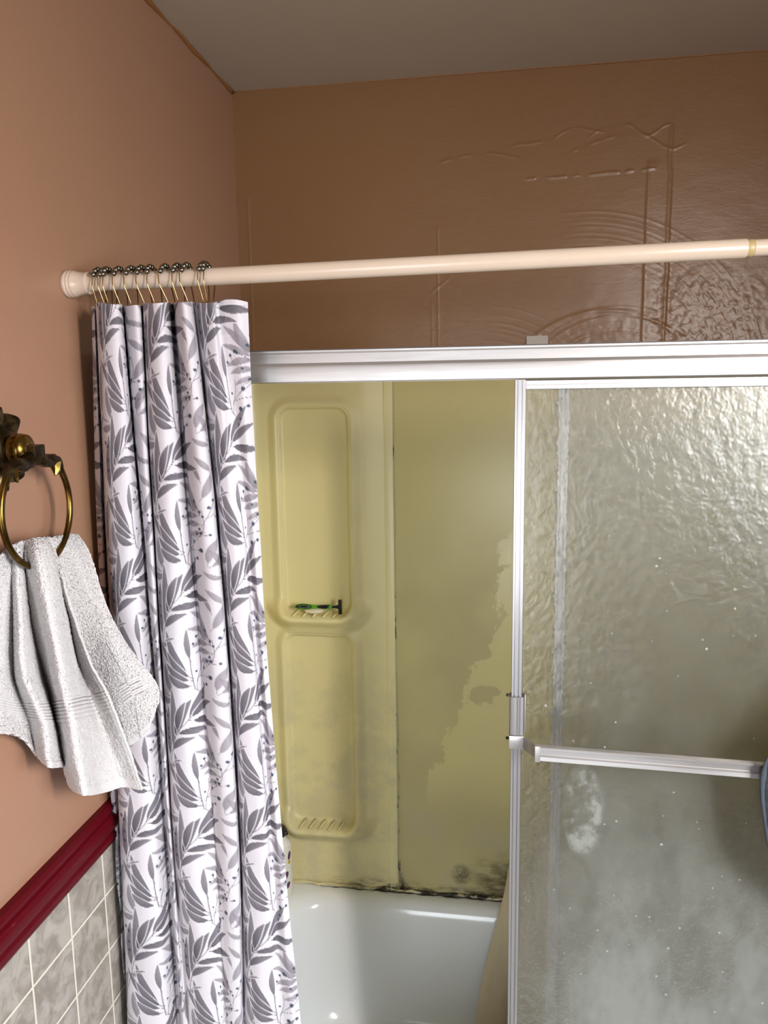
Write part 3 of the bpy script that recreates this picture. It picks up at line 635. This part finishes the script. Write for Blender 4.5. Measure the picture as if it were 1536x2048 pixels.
def rowpts(keys, py, dep):
    out = []
    for px, y_ in keys:
        y_ = min(-.795+(y_+.795)*dep, -.745); out.append([max(at(1, y_, px, py)[0], .012), y_])
    return np.array(out)
KT, KM, KB = rowpts(TOP, 615, 1.0), rowpts(MID, 1200, .75), rowpts(BOT, 2040, .65)
nu = 640
ZT, ZM, ZB = 1.862, 1.39, .66
def dens(K): return crom(K, nu*3)
DT, DM, DB = dens(KT), dens(KM), dens(KB)
Ls = [np.concatenate([[0], np.cumsum(np.hypot(*np.diff(D, axis=0).T))]) for D in (DT, DM, DB)]
arc = (Ls[0]*.8+Ls[1]*1.3+Ls[2]*.9)/3.0
sel = np.linspace(0, arc[-1], nu); f_idx = np.interp(sel, arc, np.arange(len(arc)))
pick = lambda D: np.stack([np.interp(f_idx, np.arange(len(D)), D[:, k]) for k in (0, 1)], -1)
DT, DM, DB = pick(DT), pick(DM), pick(DB)
zs = np.concatenate([np.arange(ZT, .60, -.0016), np.arange(.60, .10, -.012)])
tq = (zs-ZM)/(ZT-ZM); tb = (zs-ZM)/(ZB-ZM)
# quadratic through three heights (Lagrange)
def lag(z):
    a = (z-ZM)*(z-ZB)/((ZT-ZM)*(ZT-ZB)); b = (z-ZT)*(z-ZB)/((ZM-ZT)*(ZM-ZB)); c = (z-ZT)*(z-ZM)/((ZB-ZT)*(ZB-ZM)); return a, b, c
P = np.zeros((len(zs), nu, 3))
for i, z in enumerate(zs):
    a, b, c = lag(max(z, .45)); q = a*DT+b*DM+c*DB
    P[i, :, :2] = q; P[i, :, 2] = z
SU = np.broadcast_to(sel, P.shape[:2]); SZ = P[..., 2]
wr_ = fbm(SU*14+SZ*3, SZ*5, 91, 3)*.007+fbm(SU*40, SZ*9, 95, 3)*.0016
P[..., 1] -= wr_*sst(ZT-SZ, 0, .25)
P[..., 0] += fbm(SU*9, SZ*4, 97, 3)*.004*sst(ZT-SZ, 0, .3)
P[..., 1] = np.minimum(P[..., 1], -.742)
P[..., 0] = np.maximum(P[..., 0], .010+.004*np.sin(SZ*20)**2)
hemz = ZT-.047; P[..., 1] -= .0010*np.exp(-((SZ-hemz)/.0016)**2)-.0006*np.exp(-((SZ-hemz+.004)/.002)**2)
P[:, :, 2] += .004*np.sin(SU*70)*sst(SZ, 1.5, ZT)*0.6
ct = thing('shower_curtain', (.15, -.8, ZT), 'white shower curtain printed with grey leaves and slate berries, bunched at the wall', 'shower curtain')
M_cur = N('leaf_print_fabric')
at_ = M_cur.n('ShaderNodeVertexColor'); at_.layer_name = 'print'
M_cur.set(at_.outputs[0], .8)
M_cur.bump(M_cur.math('ADD', M_cur.noise(900, 1, .5, (1, 1, .25)), M_cur.noise(700, 1, .5, (.3, 1, 1))), .15, .0004)
co_ = grid('curtain_panel', P, M_cur, ct, flip=False)
ca = co_.data.color_attributes.new('print', 'BYTE_COLOR', 'POINT')
# pattern phase chosen so a branch sits mid panel
kf = lambda k: np.interp(k/(len(TOP)-1)*(len(arc)-1), f_idx, np.arange(nu))
mets = [np.concatenate([[0], np.cumsum(np.hypot(np.diff(D[:, 0]), .55*np.diff(D[:, 1])))]) for D in (DT, DM, DB)]
Mx = .15*mets[0]+.45*mets[1]+.40*mets[2]; at_k = lambda k: float(np.interp(kf(k), np.arange(nu), Mx))
m11, m18 = at_k(11), at_k(18.6); c_ = .129/(m18-m11); 
PU = np.broadcast_to(.096+np.where(Mx < m18, (Mx-m11)*c_, .129+(Mx-m18)*min(c_, 1.25))+3*CX*.0002, SU.shape); z0_ = float(at(1, -.82, 363, 1535)[2])
tu = (PU/(CX*.0002) % 1.0)*TSX; tv = (((z0_-SZ)+.190)/TILE % 1.0)*TS
i0 = np.floor(tu-.5).astype(int); j0 = np.floor(tv-.5).astype(int); fu = (tu-.5-i0)[..., None]; fv = (tv-.5-j0)[..., None]
g = lambda i, j: lin[j % TS, i % TSX]
colr = (g(i0, j0)*(1-fu)+g(i0+1, j0)*fu)*(1-fv)+(g(i0, j0+1)*(1-fu)+g(i0+1, j0+1)*fu)*fv
rgba = np.concatenate([colr, np.ones(colr.shape[:2]+(1,))], -1).reshape(-1).astype(np.float32)
ca.data.foreach_set('color', rgba)

# ------------------------------------------------------------------ towel ring
M_brass = N('antique_brass')
mm = M_brass; mm.set(mm.mix(mm.ss(mm.noise(25, 3, .5), .40, .65), srgb(88, 68, 32), srgb(138, 110, 52)), .26, 1.)
M_brass2 = N('dark_antique_brass'); mm = M_brass2; mm.set(mm.mix(mm.ss(mm.noise(50, 3, .6), .45, .7), srgb(62, 52, 34), srgb(112, 98, 66)), .36, 1.); mm.bump(mm.noise(140, 3), .5, .001)
RC = at(0, 0.006, -4, 899); RCy, RCz = float(RC[1]), float(RC[2])
tr_ = thing('towel_ring', (0, RCy, RCz), 'antique brass towel ring with scalloped wall rosette on the tan wall', 'towel ring')
# rosette: eight-lobed shell, fluted
bm = bmesh.new(); SEG = 96; prof = [(.0, .004), (.052, .0005), (.056, .004), (.054, .010), (.044, .0125), (.034, .0115), (.028, .016), (.024, .022), (.0165, .026)]
rings = []
for j, (r, h) in enumerate(prof[1:]):
    ring = []
    for k in range(SEG):
        a = 2*PI*k/SEG; lob = abs(math.cos(4*a)); amp = .16 if j < 4 else (.05 if j < 6 else .0)
        rr_ = r*(1-amp*(1-lob**.7)); hh = h+(.004*math.cos(8*a) if 1 <= j <= 4 else 0)
        ring.append(bm.verts.new((max(hh, .0003), RCy+rr_*math.cos(a), RCz+rr_*math.sin(a))))
    rings.append(ring)
for A, B in zip(rings, rings[1:]):
    for k in range(SEG): bm.faces.new((A[k], A[(k+1) % SEG], B[(k+1) % SEG], B[k]))
bm.faces.new(rings[0]); bm.faces.new(rings[-1])
frombm('rosette', bm, M_brass2, tr_, angle=50)
bm = bmesh.new(); lathe(bm, [(.0165, .024), (.0195, .028), (.0205, .032), (.018, .036), (.0205, .039), (.019, .046), (.013, .050), (.009, .052)], (0, RCy, RCz), axis=0, seg=48)
frombm('boss', bm, M_brass, tr_, smooth=True)
# ring geometry
RO = .055
RTOP = at(0, RO, 68, 900); CY = -.981; CZ = 1.588; RR = .0735
boxp = (RO-.010, RO+.009, float(RTOP[1])-.011, float(RTOP[1])+.011, float(RTOP[2])-.010, float(RTOP[2])+.007)
bm = bmesh.new(); box(bm, *boxp); frombm('pivot_block', bm, M_brass2, tr_, bevel=.002, angle=35)
bm = bmesh.new(); tube(bm, [(.050, RCy, RCz), (RO, RCy, RCz), (RO, float(RTOP[1]), float(RTOP[2]))], [.007, .007, .006], 12); frombm('post', bm, M_brass2, tr_, smooth=True)
ring_pts = []; rads = []
n_ = 110
for k in range(n_):
    a = math.radians(48)-math.radians(276)*k/(n_-1)        # from upper right, clockwise through the bottom to upper left
    ring_pts.append(Vector((RO, CY+RR*math.cos(a), CZ+RR*math.sin(a)*1.0)))
    e_ = min(k, n_-1-k)/(n_-1); rads.append(.0042+.0012*math.exp(-(e_/.05)**2))
top = Vector((RO, float(RTOP[1]), float(RTOP[2])-.002))
R0 = ring_pts[0]; R1 = ring_pts[-1]
bm = bmesh.new(); tube(bm, ring_pts, rads, 14); frombm('ring', bm, M_brass, tr_, smooth=True)
# the two leaf-like crimped shoulders joining ring and pivot
for q_, sgn in ((R0, 1), (R1, -1)):
    d = q_-top
    sh = [top, top+d*.25+Vector((0, 0, -.006)), top+d*.5+Vector((0, 0, -.005)), top+d*.8+Vector((0, 0, .003)), q_+Vector((0, .001*sgn, .001)), q_+Vector((0, .0055*sgn, -.012))]
    bm = bmesh.new(); tube(bm, crom([tuple(v) for v in sh], 30).tolist(), [(.0068+.0042*math.sin(PI*min(1, i/24)), .0062+.0034*abs(math.sin(i*.33))) for i in range(30)], 6)
    frombm('shoulder', bm, M_brass2, tr_, angle=20)
    bm = bmesh.new(); e0 = q_+Vector((0, -.002*sgn, .002))
    tube(bm, [e0+Vector((0, -.004*sgn, .004)), e0, e0+Vector((0.002, -.002*sgn, -.010)), e0+Vector((.003, -.007*sgn, -.016))], [.0070, .0092, .0062, .0014], 6)
    frombm('leaf_tip', bm, M_brass, tr_, angle=20)

# ------------------------------------------------------------------ hand towel
M_terry = N('white_terry')
mm = M_terry; mm.set(mm.mix(mm.noise(300, 2), srgb(229, 223, 222), srgb(217, 211, 210)), .95, Sheen_Weight=.5, Sheen_Roughness=.5)
mm.bump(mm.math('ADD', mm.noise(760, 3, .7, (1, 1, .8)), mm.math('MULTIPLY', mm.voro(560), .8)), .9, .0020)
ht = thing('hand_towel', (.055, -.98, 1.53), 'white terry hand towel pulled through the brass towel ring', 'towel')
def cloth(name, G, nr, nc, bands, hems, parent, sd):
    def hang(px, py, o_):
        p = at(0, o_, px, py); lim = -.870-(o_-.03)*.35       # the folds swing out clear of the curtain beside them
        return p if p[1] < lim else at(1, lim, px, py)
    W_ = np.array([[hang(*q) for q in row] for row in G])
    W_ = crom(W_, nr); W_ = np.swapaxes(crom(np.swapaxes(W_, 0, 1), nc), 0, 1)
    r_, c_ = np.meshgrid(np.linspace(0, 1, nr), np.linspace(0, 1, nc), indexing='ij')
    du = np.gradient(W_, axis=1); dv = np.gradient(W_, axis=0); nn = np.cross(du, dv); nn /= np.linalg.norm(nn, axis=-1, keepdims=True)+1e-9
    nn *= np.sign(nn[..., :1]+1e-9)
    h = fbm(W_[..., 1]*35, W_[..., 2]*22, sd, 3)*.004
    terry = (RNG.random((nr, nc))-.5)*.0020
    dob = np.zeros((nr, nc))
    for (a, b, c0, c1) in bands:
        inside = span(r_, a, b, .006)*span(c_, c0, c1, .02); dob += inside*(np.sin((r_-a)/(b-a)*2*PI*6)*.0011-.0004); terry = terry*(1-inside*.85)
    hemm = np.zeros((nr, nc))
    for ax, lo, hi in hems:
        v = r_ if ax == 'r' else c_; inside = span(v, lo, hi, .004); hemm += inside*.0010; terry = terry*(1-inside*.8)
    W_ = W_+nn*(h+terry+dob+hemm)[..., None]
    W_[..., 0] = np.maximum(W_[..., 0], .006)
    o = grid(name, W_, M_terry, parent, solid=.0035); return o
A = [[(-25, 1140, .042), (-5, 1118, .040), (20, 1097, .040), (34, 1088, .040), (42, 1084, .043), (50, 1082, .044), (58, 1080, .050), (72, 1077, .060), (86, 1075, .060), (94, 1075, .056), (100, 1075, .057)],
     [(-50, 1170, .034), (-12, 1150, .036), (16, 1132, .032), (24, 1130, .030), (38, 1128, .043), (50, 1128, .036), (60, 1126, .054), (82, 1118, .078), (102, 1114, .070), (109, 1116, .060), (113, 1114, .062)],
     [(-75, 1235, .030), (-15, 1240, .032), (18, 1238, .026), (26, 1236, .024), (40, 1235, .056), (58, 1235, .030), (70, 1235, .040), (98, 1228, .086), (126, 1224, .072), (133, 1225, .044), (143, 1222, .072)],
     [(-90, 1340, .028), (-15, 1340, .032), (18, 1345, .024), (30, 1345, .022), (50, 1345, .062), (82, 1345, .028), (94, 1345, .036), (120, 1338, .092), (147, 1332, .070), (158, 1335, .032), (182, 1330, .076)],
     [(-95, 1430, .028), (-12, 1425, .032), (32, 1432, .026), (58, 1436, .024), (88, 1440, .064), (111, 1440, .030), (116, 1442, .040), (143, 1440, .092), (172, 1434, .072), (196, 1428, .030), (229, 1420, .078)],
     [(-95, 1462, .028), (-10, 1466, .033), (42, 1476, .030), (76, 1515, .030), (100, 1535, .064), (130, 1537, .034), (138, 1572, .044), (168, 1590, .088), (205, 1586, .076), (246, 1574, .036), (283, 1581, .070)]]
cloth('front_fold', A, 300, 260, [(.72, .80, 0, 1)], [('r', .965, 1.), ('c', .985, 1.)], ht, 101)
B = [[(96, 1079, .048), (112, 1074, .050), (128, 1071, .051), (142, 1069, .048), (153, 1071, .042)],
     [(108, 1130, .044), (130, 1124, .052), (152, 1117, .060), (170, 1113, .054), (181, 1114, .032)],
     [(136, 1230, .036), (162, 1226, .050), (186, 1220, .064), (201, 1215, .054), (213, 1216, .026)],
     [(174, 1330, .036), (204, 1322, .050), (229, 1314, .068), (247, 1304, .056), (259, 1300, .028)],
     [(216, 1430, .036), (240, 1412, .050), (264, 1395, .068), (291, 1381, .060), (314, 1368, .034)],
     [(240, 1502, .036), (258, 1493, .050), (281, 1476, .062), (301, 1449, .058), (313, 1405, .040)]]
cloth('back_fold', B, 260, 150, [(.72, .80, .35, .75)], [('r', .96, 1.), ('c', .97, 1.)], ht, 131)

# ------------------------------------------------------------------ razor, soap, bottle
ZF = 1.1790
M_soap = N('white_soap'); M_soap.set(srgb(236, 228, 208), .45, Subsurface_Weight=.1)
sp = thing('soap_bar', (.166, -.036, ZF), 'worn white oval bar of soap under the green razor', 'soap')
bm = bmesh.new(); bmesh.ops.create_uvsphere(bm, u_segments=36, v_segments=20, radius=1)
for v in bm.verts: v.co = Vector((.171+v.co.x*.0245, -.036+v.co.y*.014, ZF+.008+(v.co.z*.0085 if v.co.z < 0 else v.co.z*.005)))
frombm('bar', bm, M_soap, sp, smooth=True)
M_grn = N('green_plastic'); M_grn.set(srgb(86, 160, 28), .35); M_blk = N('black_plastic'); M_blk.set(srgb(16, 16, 20), .35); M_gry = N('grey_plastic'); M_gry.set(srgb(84, 118, 92), .4)
Y = -.052
p0 = at(1, Y, 590, 1213); p1 = at(1, Y, 683, 1214)
rz_ = thing('razor', tuple(p0), 'green and black disposable razor lying across the soap on the upper moulded shelf', 'razor')
def rp(s_): return tuple(np.array(p0)+(np.array(p1)-np.array(p0))*s_)
bm = bmesh.new(); K = [(0, .0028), (.05, .0058), (.14, .0077), (.25, .0074), (.36, .0058), (.46, .0046), (.58, .0046), (.70, .0061), (.78, .0064), (.80, .0044)]
Kc = crom(np.array(K), 40); tube(bm, [rp(s_) for s_, r in Kc], [(max(r*1.0, .001), max(r, .001)) for s_, r in Kc], 14); hnd = frombm('handle', bm, M_grn, rz_, smooth=True)
def pad(name, s0, s1, wd, mat, lift):
    bm = bmesh.new(); vs_ = []
    n_ = 24; a0 = np.array(rp(s0)); a1 = np.array(rp(s1)); c_ = (a0+a1)/2; L_ = np.linalg.norm(a1-a0)/2; d_ = (a1-a0)/(2*L_)
    bmesh.ops.create_uvsphere(bm, u_segments=24, v_segments=12, radius=1)
    for v in bm.verts:
        q = c_+d_*v.co.x*L_+np.array([0, -1, .25])*(v.co.y*.0022+lift)+np.array([0, 0, 1])*v.co.z*wd; v.co = Vector(q)
    return frombm(name, bm, mat, hnd, smooth=True)
pad('grip', .03, .38, .0060, M_blk, .0058); pad('grip_ring', .08, .35, .0042, M_gry, .0070); pad('grip_core', .11, .31, .0028, M_blk, .0080); pad('grip', .48, .80, .0050, M_blk, .0044); pad('grip_ring', .74, .78, .0042, M_gry, .0056)
bm = bmesh.new(); tube(bm, [rp(.78), rp(.85), rp(.92), rp(.96)], [.0040, .0030, (.0030, .0050), (.0030, .0090)], 12); frombm('neck', bm, M_blk, rz_, smooth=True)
hp_ = rp(.972); bm = bmesh.new(); box(bm, hp_[0]-.0042, hp_[0]+.0042, hp_[1]-.004, hp_[1]+.004, hp_[2]-.0185, hp_[2]+.0185); frombm('blade_head', bm, M_blk, rz_, bevel=.001, angle=35)
# bottle
M_bot = N('white_bottle_plastic'); M_bot.set(srgb(228, 224, 212), .35); M_pur = N('plum_print'); M_pur.set(srgb(96, 56, 86), .4); M_yel = N('yellow_print'); M_yel.set(srgb(206, 168, 40), .4)
bx, by = .0700, -.0650
bt = thing('bottle', (bx, by, .410), 'white bottle with plum petals and black cap behind the curtain edge on the tub rim', 'bottle')
bm = bmesh.new(); lathe(bm, [(.026, .4105), (.0285, .412), (.029, .416), (.029, .545), (.0275, .556), (.0235, .564), (.016, .570), (.0125, .573), (.0125, .580)], (bx, by, 0), 2, 48); body_ = frombm('body', bm, [M_bot, M_pur, M_yel], bt, angle=50)
bmb = bmesh.new(); bmb.from_mesh(body_.data)
def petal(ang, z, wa, wz, mi, rot=0):
    cv = []
    for k in range(20):
        a = 2*PI*k/20; du_ = math.cos(a)*wa; dz = math.sin(a)*wz; u_ = du_*math.cos(rot)-dz*math.sin(rot); z_ = du_*math.sin(rot)+dz*math.cos(rot)
        th = ang+u_/.029; cv.append(bmb.verts.new((bx+.0293*math.cos(th)-bt.location.x, by+.0293*math.sin(th)-bt.location.y, z+z_-bt.location.z)))
    f = bmb.faces.new(cv); f.material_index = mi
for args in ((-1.15, .535, .006, .0085, 1, .1), (-.45, .530, .005, .012, 1, -.2), (-.5, .512, .0045, .005, 2, 0), (-.85, .478, .0060, .011, 1, -.4), (-.70, .448, .0055, .010, 1, -.5), (-1.3, .470, .003, .012, 1, .5), (-1.9, .500, .006, .010, 1, .2), (-1.5, .43, .005, .01, 1, 0)): petal(*args)
bmb.to_mesh(body_.data); bmb.free()
bm = bmesh.new(); lathe(bm, [(.0165, .5785), (.0175, .581), (.0175, .596), (.015, .600), (.004, .602)], (bx-.002, by, 0), 2, 36); cap_ = frombm('cap', bm, M_blk, bt, angle=50)
bm = bmesh.new(); tube(bm, [(bx+.004, by-.004, .594), (bx+.018, by-.012, .594), (bx+.024, by-.015, .590)], [(.009, .006), (.007, .006), (.003, .003)], 12); frombm('nozzle', bm, M_blk, cap_, smooth=True)

# ------------------------------------------------------------------ beige towel over the back rim of the tub
M_beige = N('beige_cloth'); mm = M_beige; mm.set(mm.mix(mm.noise(14, 4), srgb(196, 182, 152), srgb(184, 170, 142)), .9, Sheen_Weight=.3); mm.bump(mm.noise(260, 3, .6), .4, .0015)
bt2 = thing('bath_towel', (.8, -.09, .43), 'beige bath towel draped over the back rim of the tub behind the glass doors', 'towel')
edge = [(1017, 1738, -.040), (1014, 1762, -.062), (1006, 1800, -.090), (988, 1866, -.115), (968, 1945, -.140), (955, 2020, -.160), (944, 2100, -.180)]
rows = []
for k, (px, py, yv) in enumerate(edge):
    e0 = at(1, yv, px, py); z = max(float(e0[2]), .100)
    row = []
    for c, dx in enumerate((0, .012, .035, .06, .085, .115, .15, .19, .24, .30)):
        amp = .004+.010*k/6
        row.append((float(e0[0])+dx*(1+.10*k), yv-[0, .014, .020, .006, .018, .004, .016, .002, .012, 0][c]*(.4+.25*k/3)-.002*c*(k < 3), z+[0, .006, .004, -.004, -.012, -.010, -.020, -.024, -.03, -.035][c]*(1 if k < 2 else .3)))
    rows.append(row)
back = [(x, min(y+.022, -.0175), z-.006) for x, y, z in rows[0]]
rows = [back]+rows
W_ = crom(np.array(rows), 90); W_ = np.swapaxes(crom(np.swapaxes(W_, 0, 1), 110), 0, 1)
W_[..., 1] -= fbm(W_[..., 0]*22, W_[..., 2]*9, 151, 3)*.012; W_[..., 1] = np.minimum(W_[..., 1], -.022)
grid('cloth', W_, M_beige, bt2, solid=.005)

# ------------------------------------------------------------------ slate cloth bunched on the towel bar at the right edge
M_slate = N('slate_blue_cloth'); mm = M_slate; mm.set(mm.mix(mm.ss(mm.noise(120, 4, .7), .4, .6), srgb(26, 34, 41), srgb(48, 58, 66)), .9, Sheen_Weight=.3); mm.bump(mm.noise(300, 3, .7), .8, .003)
M_slate2 = N('slate_blue_hem'); mm = M_slate2; mm.set(mm.mix(mm.noise(60, 3), srgb(66, 75, 82), srgb(54, 62, 70)), .85); mm.bump(mm.noise(300, 2, .6), .5, .002)
sc = thing('wash_cloth', (1.165, -.80, 1.16), 'dark slate blue cloth bunched on the towel bar at the right edge', 'cloth')
cxs, czs, rs = 1.172, 1.157, .166
na, nr_ = 150, 46
aa, rr2 = np.meshgrid(np.linspace(0, 2*PI, na, endpoint=False), np.linspace(0.02, 1, nr_))
rad = rs*(1+.02*np.sin(3*aa+1)+.012*np.sin(7*aa))
thick = .024*np.sqrt(np.clip(1-rr2**4, 0, 1))+.004
yy2 = -.795-thick-fbm(np.cos(aa)*rr2*5+9, np.sin(aa)*rr2*5+9, 171, 4)*.022
Pf = np.stack([cxs+rad*rr2*np.cos(aa)*.985, yy2, czs+rad*rr2*np.sin(aa)], -1)
grid('folds', Pf, M_slate, sc, closeu=True, solid=.004)
bm = bmesh.new(); pts = [(cxs+rs*(1+.02*math.sin(3*a+1)+.012*math.sin(7*a))*math.cos(a)*.985, -.802-.003*math.sin(4*a), czs+rs*(1+.02*math.sin(3*a+1)+.012*math.sin(7*a))*math.sin(a)) for a in np.linspace(0, 2*PI, 160, endpoint=False)]
tube(bm, pts, [(.0032+.0006*math.sin(i*.6), .004+.001*math.sin(i*.37)) for i in range(160)], 12, closed=True); frombm('hem', bm, M_slate2, sc, smooth=True)
